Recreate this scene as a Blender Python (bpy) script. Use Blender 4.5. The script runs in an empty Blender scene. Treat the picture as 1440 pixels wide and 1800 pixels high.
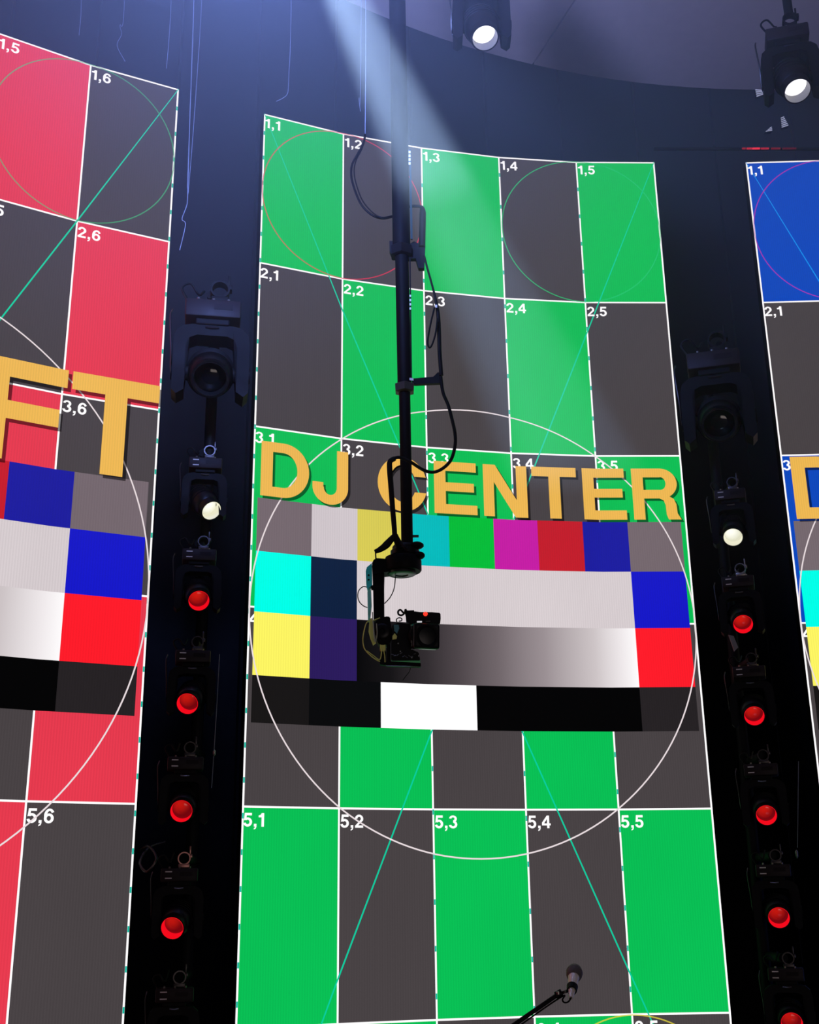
import bpy, bmesh, math, random
from mathutils import Vector, Matrix
random.seed(4)
sc = bpy.context.scene
COL = sc.collection
PI = math.pi

# ------------------------------------------------------------------ camera
F_PX, PITCH, ROLL, EYE = 2075.75, 0.319434, -0.01257, 1.55
cam_d = bpy.data.cameras.new('camera'); cam = bpy.data.objects.new('camera', cam_d); COL.objects.link(cam)
cam_d.sensor_fit = 'HORIZONTAL'; cam_d.sensor_width = 36.0; cam_d.lens = F_PX / 1440 * 36.0
cam_d.clip_start = 0.05; cam_d.clip_end = 100
cam.matrix_world = Matrix.Translation((0, 0, EYE)) @ Matrix.Rotation(PI / 2 + PITCH, 4, 'X') @ Matrix.Rotation(ROLL, 4, 'Z')
sc.camera = cam

def at(px, py, Y):
    """the point of the place seen at a photo pixel, on the upright plane y = Y"""
    X, V = px - 720, py - 900; c, s = math.cos(ROLL), math.sin(ROLL)
    u = (c * X + s * V) / F_PX; v = (-s * X + c * V) / F_PX
    dy = math.cos(PITCH) + v * math.sin(PITCH); dz = math.sin(PITCH) - v * math.cos(PITCH)
    k = Y / dy
    return Vector((u * k, Y, EYE + dz * k))

# ------------------------------------------------------------------ light
w = bpy.data.worlds.new('world'); sc.world = w; w.use_nodes = True
w.node_tree.nodes['Background'].inputs[0].default_value = (0.30, 0.32, 0.5, 1)
w.node_tree.nodes['Background'].inputs[1].default_value = 0.012
sc.view_settings.view_transform = 'Standard'; sc.view_settings.look = 'None'
sc.view_settings.exposure = 0; sc.view_settings.gamma = 1; sc.view_settings.use_curve_mapping = False
sc.cycles.use_denoising = True
sc.cycles.max_bounces = 4; sc.cycles.volume_bounces = 0; sc.cycles.diffuse_bounces = 2
sc.cycles.sample_clamp_indirect = 3

def light(name, kind, loc, target, color, power, **k):
    d = bpy.data.lights.new(name, kind); d.energy = power; d.color = color
    for a, b in k.items(): setattr(d, a, b)
    o = bpy.data.objects.new(name, d); COL.objects.link(o); o.location = loc
    o.rotation_euler = (Vector(target) - Vector(loc)).to_track_quat('-Z', 'Y').to_euler()
    return o
BEAM_S, BEAM_T = at(413, -402, 4.0), at(954, 717, 4.0)
light('beam_spot', 'SPOT', BEAM_S, BEAM_T, (0.50, 0.68, 1.0), 34000, spot_size=math.radians(7.6), spot_blend=0.22, shadow_soft_size=0.03)
light('beam_spot_core', 'SPOT', BEAM_S, at(918, 717, 4.0), (0.50, 0.70, 1.0), 20000, spot_size=math.radians(3.0), spot_blend=0.4, shadow_soft_size=0.03)
light('blue_flood', 'SPOT', at(440, -260, 3.0), at(440, -100, 8.0), (0.24, 0.35, 1.0), 1200, spot_size=math.radians(165), spot_blend=1.0, shadow_soft_size=0.2)
light('added_fill', 'AREA', (2.5, -2.5, 1.2), (2.2, 4.5, 6.5), (1.0, 0.84, 0.80), 52, shape='RECTANGLE', size=4, size_y=2)  # unseen fill added to brighten the ceiling and the black fixtures

# ------------------------------------------------------------------ materials
def lin(c):
    return tuple(((x / 255) / 12.92 if x <= 10.3 else ((x / 255 + .055) / 1.055) ** 2.4) for x in c) + (1,)
MATS = {}
def mat(name, base=(20, 20, 22), rough=0.5, metal=0.0, emit=None, strength=1.0, noise=0.0, alpha=1.0, sample=False, spec=0.5, stripes=False):
    if name in MATS: return MATS[name]
    m = bpy.data.materials.new(name); m.use_nodes = True; nt = m.node_tree; b = nt.nodes['Principled BSDF']
    b.inputs['Base Color'].default_value = lin(base); b.inputs['Roughness'].default_value = rough
    b.inputs['Metallic'].default_value = metal; b.inputs['Specular IOR Level'].default_value = spec
    if noise:
        t = nt.nodes.new('ShaderNodeTexNoise'); t.inputs['Scale'].default_value = 14; t.inputs['Detail'].default_value = 5
        tc = nt.nodes.new('ShaderNodeTexCoord'); nt.links.new(tc.outputs['Object'], t.inputs['Vector'])
        mx = nt.nodes.new('ShaderNodeMix'); mx.data_type = 'RGBA'
        l = lin(base); mx.inputs[6].default_value = [x * (1 - noise) for x in l[:3]] + [1]; mx.inputs[7].default_value = [min(1, x * (1 + noise)) for x in l[:3]] + [1]
        nt.links.new(t.outputs['Fac'], mx.inputs[0]); nt.links.new(mx.outputs[2], b.inputs['Base Color'])
        mr = nt.nodes.new('ShaderNodeMapRange'); mr.inputs[3].default_value = max(.05, rough - .15); mr.inputs[4].default_value = min(1, rough + .15)
        nt.links.new(t.outputs['Fac'], mr.inputs[0]); nt.links.new(mr.outputs[0], b.inputs['Roughness'])
    if emit is not None:
        b.inputs['Emission Color'].default_value = lin(emit); b.inputs['Emission Strength'].default_value = strength
        if stripes:   # the fine vertical columns of light-emitting pixels
            tc = nt.nodes.new('ShaderNodeTexCoord'); sp = nt.nodes.new('ShaderNodeSeparateXYZ'); nt.links.new(tc.outputs['UV'], sp.inputs[0])
            def mth(op, a, v):
                n = nt.nodes.new('ShaderNodeMath'); n.operation = op
                if hasattr(a, 'links'): nt.links.new(a, n.inputs[0])
                n.inputs[1].default_value = v; return n.outputs[0]
            s = mth('MULTIPLY', sp.outputs[0], 2 * PI / 0.026); s = mth('SINE', s, 0); s = mth('MULTIPLY', s, 0.045 * strength)
            nz = nt.nodes.new('ShaderNodeTexNoise'); nz.inputs['Scale'].default_value = 1.1; nt.links.new(tc.outputs['UV'], nz.inputs['Vector'])
            n2 = mth('MULTIPLY', nz.outputs['Fac'], 0.14 * strength); 
            ad = nt.nodes.new('ShaderNodeMath'); ad.operation = 'ADD'; nt.links.new(s, ad.inputs[0]); nt.links.new(n2, ad.inputs[1])
            s = mth('ADD', ad.outputs[0], 0.93 * strength)
            nt.links.new(s, b.inputs['Emission Strength'])
        m.cycles.emission_sampling = 'FRONT' if sample else 'NONE'
    if alpha < 1: b.inputs['Alpha'].default_value = alpha
    MATS[name] = m; return m
def led(name, c, k=1.0, sample=False, stripes=True): return mat('led_' + name, (6, 6, 7), 0.75, emit=c, strength=k, sample=sample, spec=0.1, stripes=stripes)

M_BLACK = mat('black_paint', (12, 12, 14), 0.6, noise=0.3, spec=.12)
M_BLACK2 = mat('black_plastic', (10, 10, 12), 0.4, noise=0.25, spec=.22)
M_POLE = mat('black_anodised_tube', (10, 11, 14), 0.6, 0.0, noise=0.2, spec=.08)
M_BASE = mat('dark_brown_housing', (30, 22, 24), 0.55, noise=0.2, spec=.2)
M_RUB = mat('black_rubber', (9, 9, 10), 0.6, noise=0.2, spec=.15)
M_STEEL = mat('scuffed_steel', (150, 145, 140), 0.35, 0.9, noise=0.2)
M_DSTEEL = mat('dark_steel', (70, 66, 66), 0.4, 0.8, noise=0.3)
M_MARK = mat('white_print', (215, 210, 205), 0.6)

# ------------------------------------------------------------------ object helpers
def link(name, me, m, parent=None, smooth=False):
    if m: me.materials.append(m)
    if smooth:
        for p in me.polygons: p.use_smooth = True
    o = bpy.data.objects.new(name, me); COL.objects.link(o)
    if parent: o.parent = parent
    return o
def obj(name, bm, m, parent=None, smooth=False):
    me = bpy.data.meshes.new(name); bmesh.ops.recalc_face_normals(bm, faces=bm.faces[:]); bm.to_mesh(me); bm.free()
    if smooth:
        me.materials.append(m)
        for p in me.polygons: p.use_smooth = True
        o = bpy.data.objects.new(name, me); COL.objects.link(o)
        try: me.set_sharp_from_angle(angle=math.radians(38))
        except Exception: pass
        if parent: o.parent = parent
        return o
    return link(name, me, m, parent)
def tag(o, label, cat, group=None, kind=None):
    if label: o['label'] = label
    if cat: o['category'] = cat
    if group: o['group'] = group
    if kind: o['kind'] = kind
    return o
def thing(name, label, cat, loc=(0, 0, 0), rot=(0, 0, 0), group=None, scale=1):
    o = bpy.data.objects.new(name, None); COL.objects.link(o); o.location = loc; o.rotation_euler = rot; o.scale = (scale,) * 3
    o.empty_display_size = .05
    return tag(o, label, cat, group)
def copy_thing(root, loc, rot):
    r = root.copy(); COL.objects.link(r); r.location = loc; r.rotation_euler = rot
    for ch in root.children:
        c = ch.copy(); COL.objects.link(c); c.parent = r
        for g in ch.children:
            d = g.copy(); COL.objects.link(d); d.parent = c
    return r
def box(bm, c, s, bev=0.0, rot=None):
    r = bmesh.ops.create_cube(bm, size=1.0); vs = r['verts']
    M = Matrix.Translation(c) @ (rot.to_4x4() if rot is not None else Matrix.Identity(4)) @ Matrix.Diagonal((s[0], s[1], s[2], 1))
    bmesh.ops.transform(bm, matrix=M, verts=vs)
    if bev:
        es = list({e for v in vs for e in v.link_edges})
        bmesh.ops.bevel(bm, geom=es, offset=bev, segments=2, affect='EDGES', profile=0.5)
    return bm
def frame_axes(d):
    d = Vector(d).normalized(); a = Vector((0, 0, 1)) if abs(d.z) < .9 else Vector((1, 0, 0))
    x = d.cross(a).normalized(); return x, d.cross(x).normalized(), d
def lathe(bm, p0, d, prof, n=24, closed=True):
    """prof: list of (distance along d, radius)"""
    x, y, d = frame_axes(d); p0 = Vector(p0); rings = []
    for t, r in prof:
        if r < 1e-6: rings.append([bm.verts.new(p0 + d * t)]); continue
        rings.append([bm.verts.new(p0 + d * t + (x * math.cos(2 * PI * k / n) + y * math.sin(2 * PI * k / n)) * r) for k in range(n)])
    for a, b in zip(rings, rings[1:]):
        for k in range(n):
            j = (k + 1) % n
            if len(a) == 1 and len(b) == 1: continue
            if len(a) == 1: bm.faces.new((a[0], b[j], b[k]))
            elif len(b) == 1: bm.faces.new((a[k], a[j], b[0]))
            else: bm.faces.new((a[k], a[j], b[j], b[k]))
    if closed:
        if len(rings[0]) > 2: bm.faces.new(rings[0][::-1])
        if len(rings[-1]) > 2: bm.faces.new(rings[-1])
    return bm
def rod(bm, a, b, r, n=16, r2=None):
    a, b = Vector(a), Vector(b); return lathe(bm, a, b - a, [(0, r), ((b - a).length, r2 if r2 else r)], n)
def smooth_path(pts, k=6):
    pts = [Vector(p) for p in pts]; P = [pts[0] * 2 - pts[1]] + pts + [pts[-1] * 2 - pts[-2]]; out = []
    for i in range(1, len(P) - 2):
        for j in range(k):
            t = j / k; a, b, c, d = P[i - 1:i + 3]
            out.append(0.5 * ((2 * b) + (c - a) * t + (2 * a - 5 * b + 4 * c - d) * t * t + (-a + 3 * b - 3 * c + d) * t ** 3))
    out.append(pts[-1]); return out
def tube(bm, pts, r, n=8, k=6):
    pts = smooth_path(pts, k) if len(pts) > 2 else [Vector(p) for p in pts]
    rings = []; up = None
    for i, p in enumerate(pts):
        d = (pts[min(i + 1, len(pts) - 1)] - pts[max(i - 1, 0)]).normalized()
        if up is None: x, y, _ = frame_axes(d)
        else:
            x = (up - d * up.dot(d)).normalized(); y = d.cross(x)
        up = x; rr = r(i / (len(pts) - 1)) if callable(r) else r
        rings.append([bm.verts.new(p + (x * math.cos(2 * PI * q / n) + y * math.sin(2 * PI * q / n)) * rr) for q in range(n)])
    for a, b in zip(rings, rings[1:]):
        for q in range(n): bm.faces.new((a[q], a[(q + 1) % n], b[(q + 1) % n], b[q]))
    bm.faces.new(rings[0][::-1]); bm.faces.new(rings[-1]); return bm
def prism(bm, pts, dvec, bev=0):
    """outline points (3D, roughly planar) pushed through by dvec"""
    dvec = Vector(dvec); a = [bm.verts.new(Vector(p)) for p in pts]; b = [bm.verts.new(Vector(p) + dvec) for p in pts]; n = len(a)
    fs = [bm.faces.new(a[::-1]), bm.faces.new(b)] + [bm.faces.new((a[i], a[(i + 1) % n], b[(i + 1) % n], b[i])) for i in range(n)]
    if bev:
        es = list({e for v in a + b for e in v.link_edges}); bmesh.ops.bevel(bm, geom=es, offset=bev, segments=2, affect='EDGES')
    return bm
B = bmesh.new

# ------------------------------------------------------------------ structure
bm = B(); box(bm, (1, 2.5, -0.05), (18, 14, 0.1)); tag(obj('floor', bm, mat('stage_floor', (14, 14, 16), 0.5, noise=0.3)), None, None, kind='structure')
WC, WR, WTOP = Vector((1.76, -0.03, 0)), 8.6, 10.6
wall = bpy.data.objects.new('wall_back', None); COL.objects.link(wall); tag(wall, None, None, kind='structure')
m_wall = mat('black_wall_cloth', (11, 11, 14), 0.85, noise=0.35, spec=0.2)
def wall_piece(a0, a1, z0, z1, r, th):
    bm = B(); n = 3; ins = [WC + Vector((math.sin(a0 + (a1 - a0) * k / n), math.cos(a0 + (a1 - a0) * k / n), 0)) * r for k in range(n + 1)]
    out = [WC + (p - WC) * ((r + th) / r) for p in ins]
    prism(bm, [p + Vector((0, 0, z0)) for p in ins + out[::-1]], (0, 0, z1 - z0)); return bm
a = -1.25
k = 0
while a < 0.85:
    da = 0.075
    obj('wall_panel', wall_piece(a + 0.0012, a + da - 0.0012, 0, WTOP, WR - (0.02 if k % 2 else 0), 0.08), m_wall, wall)
    a += da; k += 1
# round ceiling slab over the stage, in wedge panels
CC, CR, CZ = Vector((2.917, 1.836, 0)), 5.904, EYE + 6.0
ceil = bpy.data.objects.new('ceiling', None); COL.objects.link(ceil); tag(ceil, None, None, kind='structure')
m_ceil = mat('grey_ceiling_plaster', (188, 162, 146), 0.9, noise=0.1, spec=0.2)
ang = [-1.95, -1.45, -1.05, -0.72, -0.335, 0.10, 0.42, 0.8, 1.2, 1.7, 2.2, 2.7, 3.2, 3.7, 4.3333]
for a0, a1 in zip(ang, ang[1:]):
    bm = B(); g = 0.0012; n = 12
    pts = [CC + Vector((math.sin(a0 + g + (a1 - a0 - 2 * g) * q / n), math.cos(a0 + g + (a1 - a0 - 2 * g) * q / n), 0)) * CR for q in range(n + 1)]
    inn = [CC + (p - CC) * 0.04 for p in (pts[-1], pts[0])]
    prism(bm, [p + Vector((0, 0, CZ)) for p in pts + inn], (0, 0, 0.12)); obj('ceiling_panel', bm, m_ceil, ceil)
bm = B(); n = 96; m_rim = mat('dark_ceiling_rim', (26, 25, 30), 0.7, noise=.1)
lathe(bm, CC + Vector((0, 0, CZ + 0.121)), (0, 0, 1), [(0, CR + 0.015), (0.25, CR + 0.015)], 128)
obj('rim', bm, m_rim, ceil)

# ------------------------------------------------------------------ LED screens
RED = [(-3.581, 3.793), (-3.28, 4.193), (-2.942, 4.562), (-2.572, 4.898), (-2.172, 5.197), (-1.745, 5.458), (-1.2959, 5.6778)]
GRN = [(-0.8338, 5.9084), (-0.374, 6.106), (0.102, 6.257), (0.590, 6.365), (1.086, 6.428), (1.586, 6.443)]
BLU = [(2.1706, 6.4567), (2.6704, 6.4417), (3.1665, 6.3799), (3.6547, 6.2717), (4.1306, 6.1182), (4.5899, 5.9208)]
TOP = EYE + 4.4543
class Screen:
    def __init__(s, nodes): s.n = [Vector((x, y, 0)) for x, y in nodes]; s.c = len(nodes) - 1
    def P(s, u, v, off=0.0):
        i = min(max(int(math.floor(u + 1e-9)), 0), s.c - 1); t = u - i; a, b = s.n[i], s.n[i + 1]; e = (b - a).normalized()
        nrm = Vector((e.y, -e.x, 0)); p = a + (b - a) * t + nrm * off; p.z = TOP - v; return p
def uv_obj(S, name, polys, off, m, parent, solid=0.0):
    """polygons given on the screen's own face (columns u, metres down v), cut at each fold of the screen"""
    bm = B()
    for pl in polys:
        pl2 = [pl[0]]
        for p in pl[1:]:
            if (p[0] - pl2[-1][0]) ** 2 + (p[1] - pl2[-1][1]) ** 2 > 1e-10: pl2.append(p)
        if len(pl2) < 3: continue
        try: bm.faces.new([bm.verts.new((p[0], p[1], 0)) for p in pl2])
        except ValueError: pass
    lo = min(v.co.x for v in bm.verts); hi = max(v.co.x for v in bm.verts)
    cuts = [k for k in range(1, S.c) if lo < k < hi]
    for k in cuts: bmesh.ops.bisect_plane(bm, geom=bm.verts[:] + bm.edges[:] + bm.faces[:], plane_co=(k, 0, 0), plane_no=(1, 0, 0), dist=1e-6)
    uvl = bm.loops.layers.uv.new('UVMap')
    for f in bm.faces:
        c = f.calc_center_median().x
        for l in f.loops: l[uvl].uv = (l.vert.co.x, l.vert.co.y)
    for v in bm.verts:
        v.co = S.P(min(max(v.co.x, 0.0), S.c), v.co.y, off)
    for f in bm.faces:
        f.normal_update()
        c = f.calc_center_median()
        if f.normal.dot(Vector((0, 0, EYE)) - c) < 0: f.normal_flip()
    me = bpy.data.meshes.new(name); bm.to_mesh(me); bm.free()
    return link(name, me, m, parent)
def rect(u0, v0, u1, v1): return [(u0, v0), (u1, v0), (u1, v1), (u0, v1)]
def line(p, q, wd):
    du, dv = (q[0] - p[0]) * .5, q[1] - p[1]; L = math.hypot(du, dv); nu, nv = -dv / L * wd / 2, du / L * wd / 2
    return [(p[0] + nu * 2, p[1] + nv), (q[0] + nu * 2, q[1] + nv), (q[0] - nu * 2, q[1] - nv), (p[0] - nu * 2, p[1] - nv)]
def circle(cu, cv, r, wd, n=120, u0=0, u1=99):
    out = []
    for k in range(n):
        a0, a1 = 2 * PI * k / n, 2 * PI * (k + 1) / n
        f = lambda a, rr: (cu + 2 * rr * math.cos(a), cv + rr * math.sin(a))
        out.append([f(a0, r + wd / 2), f(a1, r + wd / 2), f(a1, r - wd / 2), f(a0, r - wd / 2)])
    return out
# lettering: bold grotesque drawn from bars and part rings, capital height 1
def R_(x0, y0, x1, y1): return [(x0, y0), (x1, y0), (x1, y1), (x0, y1)]
def ring(cx, cy, ox, oy, ix, iy, a0, a1, b0=None, b1=None, n=20):
    b0 = a0 if b0 is None else b0; b1 = a1 if b1 is None else b1; out = []; r = math.radians
    for k in range(n):
        t0, t1 = k / n, (k + 1) / n
        A0, A1, B0, B1 = [r(x) for x in (a0 + (a1 - a0) * t0, a0 + (a1 - a0) * t1, b0 + (b1 - b0) * t0, b0 + (b1 - b0) * t1)]
        out.append([(cx + ox * math.cos(A0), cy + oy * math.sin(A0)), (cx + ox * math.cos(A1), cy + oy * math.sin(A1)),
                    (cx + ix * math.cos(B1), cy + iy * math.sin(B1)), (cx + ix * math.cos(B0), cy + iy * math.sin(B0))])
    return out
GL = {
 'D': (.87, [R_(0, 0, .21, 1), R_(.21, .82, .40, 1), R_(.21, 0, .40, .18)] + ring(.40, .5, .47, .5, .255, .32, -90, 90)),
 'J': (.66, [R_(.45, .3, .66, 1), R_(0, .29, .2, .38)] + ring(.33, .3, .33, .32, .12, .14, -180, 0)),
 'C': (.93, ring(.465, .5, .465, .52, .25, .34, 17.9, 344.4, 28, 335.7, n=36)),
 'G': (.95, ring(.465, .5, .465, .52, .25, .34, 17.9, 320, 28, 310, n=36) + [R_(.5, .38, .93, .54), R_(.77, 0, .93, .38), R_(.70, .1, .78, .38)]),
 'E': (.80, [R_(0, 0, .215, 1), R_(.215, .82, .79, 1), R_(.215, .43, .745, .60), R_(.215, 0, .80, .18)]),
 'F': (.75, [R_(0, 0, .215, 1), R_(.215, .815, .75, 1), R_(.215, .40, .695, .58)]),
 'L': (.73, [R_(0, 0, .215, 1), R_(.215, 0, .73, .18)]),
 'I': (.21, [R_(0, 0, .21, 1)]),
 'H': (.83, [R_(0, 0, .21, 1), R_(.62, 0, .83, 1), R_(.21, .42, .62, .6)]),
 'N': (.83, [R_(0, 0, .20, 1), R_(.63, 0, .83, 1), [(.0, 1), (.23, 1), (.83, 0), (.60, 0)]]),
 'T': (.84, [R_(0, .815, .84, 1), R_(.315, 0, .53, .815)]),
 'R': (.87, [R_(0, 0, .21, 1), R_(.21, .825, .53, 1), R_(.21, .41, .53, .58)] + ring(.53, .705, .31, .295, .10, .125, -90, 90) +
      [[(.50, .50), (.66, .465), (.76, .40), (.80, .30), (.81, .12), (.875, 0), (.64, 0), (.605, .10), (.60, .28), (.57, .37), (.50, .41)]]),
 '1': (.56, [R_(.28, 0, .48, 1), [(.05, .69), (.28, .69), (.28, 1), (.23, .90), (.16, .85), (.05, .83)]]),
 '2': (.74, ring(.37, .68, .335, .32, .14, .16, 178, -25) + [R_(.04, 0, .70, .18), [(.675, .545), (.70, .62), (.50, .62), (.04, .14), (.04, .0), (.22, .12)]]),
 '3': (.74, ring(.36, .735, .32, .265, .13, .12, 172, -85) + ring(.36, .29, .35, .30, .15, .14, 88, -172)),
 '4': (.76, [R_(.44, 0, .63, 1), R_(.02, .22, .74, .38), [(.02, .38), (.02, .44), (.44, 1), (.50, 1), (.50, .82), (.20, .38)]]),
 '5': (.74, [R_(.13, .82, .68, 1), [(.13, 1), (.30, 1), (.25, .5), (.07, .44)]] + ring(.36, .33, .35, .34, .15, .17, 140, -166)),
 '6': (.74, ring(.37, .33, .34, .34, .145, .17, 0, 360, n=28) + ring(.40, .52, .37, .48, .17, .32, 32, 200)),
 ',': (.34, [R_(.07, 0, .27, .2), [(.27, 0), (.22, -.15), (.07, -.22), (.07, -.12), (.16, -.06), (.17, 0)]]),
}
def glyph(ch, u, vb, h): return [[(u + x * h * 2, vb - y * h) for x, y in pl] for pl in GL[ch][1]]

WHITE = led('white', (255, 252, 253), 1.08, stripes=False); CYAN = led('cyan_line', (10, 190, 165), 1, stripes=False)
AMBER = led('amber', (238, 184, 82), 1.0); DARKC = led('dark_grey', (72, 66, 68), 1.0, sample=True)
SHADOW = mat('drop_shade_print', (12, 10, 10), 0.9, spec=0.0, alpha=0.78)
PAL = {'grey': (117, 104, 110), 'pale': (208, 198, 203), 'yellow': (216, 203, 84), 'cyan': (0, 188, 190), 'green': (0, 190, 55), 'magenta': (198, 28, 165),
       'crimson': (196, 28, 42), 'blue': (27, 28, 160), 'bright_cyan': (0, 255, 232), 'navy': (14, 32, 62), 'light': (214, 204, 207), 'royal_blue': (22, 24, 200),
       'bright_yellow': (252, 244, 98), 'violet': (43, 27, 92), 'bright_red': (255, 28, 42), 'near_black': (24, 22, 22), 'ink': (9, 10, 11), 'full_white': (255, 253, 255), 'black': (3, 3, 3), 'charcoal': (38, 34, 36)}
def ramp_mat(u0, u1, key):
    m = bpy.data.materials.new('led_ramp_' + key); m.use_nodes = True; nt = m.node_tree; b = nt.nodes['Principled BSDF']
    b.inputs['Base Color'].default_value = (0, 0, 0, 1); b.inputs['Roughness'].default_value = .8; b.inputs['Specular IOR Level'].default_value = .1
    tc = nt.nodes.new('ShaderNodeTexCoord'); sp = nt.nodes.new('ShaderNodeSeparateXYZ'); mr = nt.nodes.new('ShaderNodeMapRange'); cr = nt.nodes.new('ShaderNodeValToRGB')
    mr.inputs[1].default_value = u0; mr.inputs[2].default_value = u1
    nt.links.new(tc.outputs['UV'], sp.inputs[0]); nt.links.new(sp.outputs[0], mr.inputs[0]); nt.links.new(mr.outputs[0], cr.inputs[0])
    stops = [(0, (8, 8, 9)), (.12, (22, 20, 22)), (.25, (50, 45, 48)), (.36, (78, 70, 74)), (.5, (112, 102, 106)), (.67, (155, 144, 148)), (.85, (205, 196, 198)), (.95, (240, 234, 236)), (1, (255, 252, 253))]
    el = cr.color_ramp.elements; el[0].position, el[0].color = 0, lin(stops[0][1]); el[1].position, el[1].color = 1, lin(stops[-1][1])
    for p, c in stops[1:-1]: e = el.new(p); e.color = lin(c)
    nt.links.new(cr.outputs[0], b.inputs['Emission Color']); b.inputs['Emission Strength'].default_value = 1; m.cycles.emission_sampling = 'NONE'; return m

def build_screen(S, key, label, colour, rows=6, text=(), h=.31, base=2.392, ring_cols=(), dashes=(), odd=0):
    root = thing('led_screen', label, 'screen'); C_ = S.c
    CM = led('check_' + key, colour, 1.0, sample=True)
    root.location = S.P(C_ / 2, 6.0); M_inv = Matrix.Translation(-root.location)
    kids = []
    def add(o): kids.append(o); return o
    for r in range(rows):
        for c in range(C_):
            # cabinet with a shallow body
            bm = B(); g = .0015; e = .003
            q = [S.P(c + (t), v, 0) for t, v in ((e, r + g), (1 - e, r + g), (1 - e, r + 1 - g), (e, r + 1 - g))]
            a, b2 = S.n[c], S.n[c + 1]; en = (b2 - a).normalized(); nb = Vector((-en.y, en.x, 0)) * .075
            prism(bm, q, nb)
            uvl = bm.loops.layers.uv.new('UVMap'); ed = (b2 - a).normalized()
            for f in bm.faces:
                for l in f.loops: l[uvl].uv = (c + (l.vert.co - a).dot(ed) / .5, TOP - l.vert.co.z)
            on = (r + c + odd) % 2 == 0
            bmesh.ops.recalc_face_normals(bm, faces=bm.faces[:])
            for f in bm.faces: f.material_index = 0 if f.normal.dot(nb) < -.05 * nb.length else 1
            me_o = add(obj('led_panel', bm, CM if on else DARKC)); me_o.data.materials.append(M_BLACK)
            # number in its upper left corner, one down and one across
            polys = []; u = c + .012; hh = .064
            for ch in f'{r+1},{c+1}':
                polys += glyph(ch, u, r + .03 + hh, hh); u += (GL[ch][0] + (.05 if ch != ',' else .04)) * hh * 2
            o = uv_obj(S, 'panel_number', polys, .0035, WHITE, None); o.parent = me_o; kids.append(None)
    lw = .0095
    for r in range(rows + 1):
        v = min(max(r, lw / 2), rows - lw / 2); add(uv_obj(S, 'grid_line', [rect(0, v - lw / 2, C_, v + lw / 2)], .0015, WHITE, None))
    for c in range(C_ + 1):
        u = min(max(c, lw), C_ - lw); add(uv_obj(S, 'grid_line', [rect(u - lw, 0, u + lw, rows)], .0018, WHITE, None))
    dash = []
    for c in dashes:
        u = min(max(c, lw), C_ - lw); v = .12 + .07 * (c % 3)
        while v < rows:
            dash.append(rect(u - lw * .9, v, u + lw * .9, v + .027)); v += .17 + .06 * (c % 2) + .025 * (c % 3)
    if dash: o = add(uv_obj(S, 'edge_dashes', dash, .0022, CYAN, None)); o['kind'] = 'stuff'
    add(uv_obj(S, 'diagonal_line', [line((0, 0), (C_, rows), .0078)], .0026, led('cyan_on_' + key, (10, 205, 160) if key != 'blue' else (20, 150, 235), stripes=False), None))
    add(uv_obj(S, 'diagonal_line', [line((C_, 0), (0, rows), .0078)], .0026, led('cyan_on_' + key, (10, 205, 160), stripes=False), None))
    for (cu, cv, col) in ring_cols:
        m = mat('led_ring_%d_%d_%d' % col, (6, 6, 6), .8, emit=col, alpha=.7, spec=0)
        add(uv_obj(S, 'corner_circle', circle(cu, cv, .5 - .003, .0065, 90), .003, m, None))
    # test chart
    k = (C_ - .115) / 4.885; X = lambda u: .06 + (u - .065) * k
    V0, V1, V2, V3, V4 = 2.405, 2.699, 3.024, 3.353, 3.592
    bars = [(a, b, V0, V1, n) for a, b, n in zip((.065, .67, 1.19, 1.719, 2.243, 2.76, 3.273, 3.798, 4.32), (.67, 1.19, 1.719, 2.243, 2.76, 3.273, 3.798, 4.32, 4.935), ('grey', 'pale', 'yellow', 'cyan', 'green', 'magenta', 'crimson', 'blue', 'grey'))]
    bars += [(.065, .67, V1, V2, 'bright_cyan'), (.67, 1.185, V1, V2, 'navy'), (1.185, 4.32, V1, V2, 'light'), (4.32, 4.935, V1, V2, 'royal_blue'),
             (.065, .67, V2, V3, 'bright_yellow'), (.67, 1.185, V2, V3, 'violet'), (1.185, 4.32, V2, V3, 'ramp'), (4.32, 4.935, V2, V3, 'bright_red'),
             (.065, .67, V3, V4, 'near_black'), (.67, 1.447, V3, V4, 'ink'), (1.447, 2.503, V3, V4, 'full_white'), (2.503, 4.32, V3, V4, 'black'), (4.32, 4.935, V3, V4, 'charcoal')]
    for a, b, v0, v1, n in bars:
        m = ramp_mat(X(a), X(b), key) if n == 'ramp' else led(n, PAL[n], 1.08 if n == 'full_white' else 1.0, stripes=n not in ('full_white', 'black', 'ink'))
        add(uv_obj(S, 'chart_bar', [rect(X(a), v0, X(b), v1)], .0045, m, None))
    add(uv_obj(S, 'large_circle', circle(C_ / 2, 3.0, C_ / 4 - .004, .0075, 160), .0056, led('pale_line', (235, 222, 225), stripes=False), None))
    for ch, u in text:
        sh = add(uv_obj(S, 'letter', glyph(ch, u, base, h), .0085, AMBER, None))
        s2 = uv_obj(S, 'letter_shade', glyph(ch, u + .028 * (h / .31) ** .5, base + .014 * (h / .31) ** .5, h), .0068, SHADOW, None); s2.parent = sh; kids.append(None)
    for o in kids:
        if o is not None: o.parent = root; o.matrix_parent_inverse = M_inv
    return root
S_R, S_G, S_B = Screen(RED), Screen(GRN), Screen(BLU)
build_screen(S_G, 'green', 'green and grey checked video wall reading DJ CENTER, behind the hanging camera', (8, 190, 84),
    text=[('D', .085), ('J', .665), ('C', 1.414), ('E', 2.075), ('N', 2.65), ('T', 3.225), ('E', 3.82), ('R', 4.398)], h=.311, base=2.392,
    ring_cols=[(1, .5, (225, 50, 85)), (4, .5, (40, 200, 120)), (4, 5.5, (230, 215, 60)), (1, 5.5, (60, 90, 230))], dashes=(0, 2, 3, 4))
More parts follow.
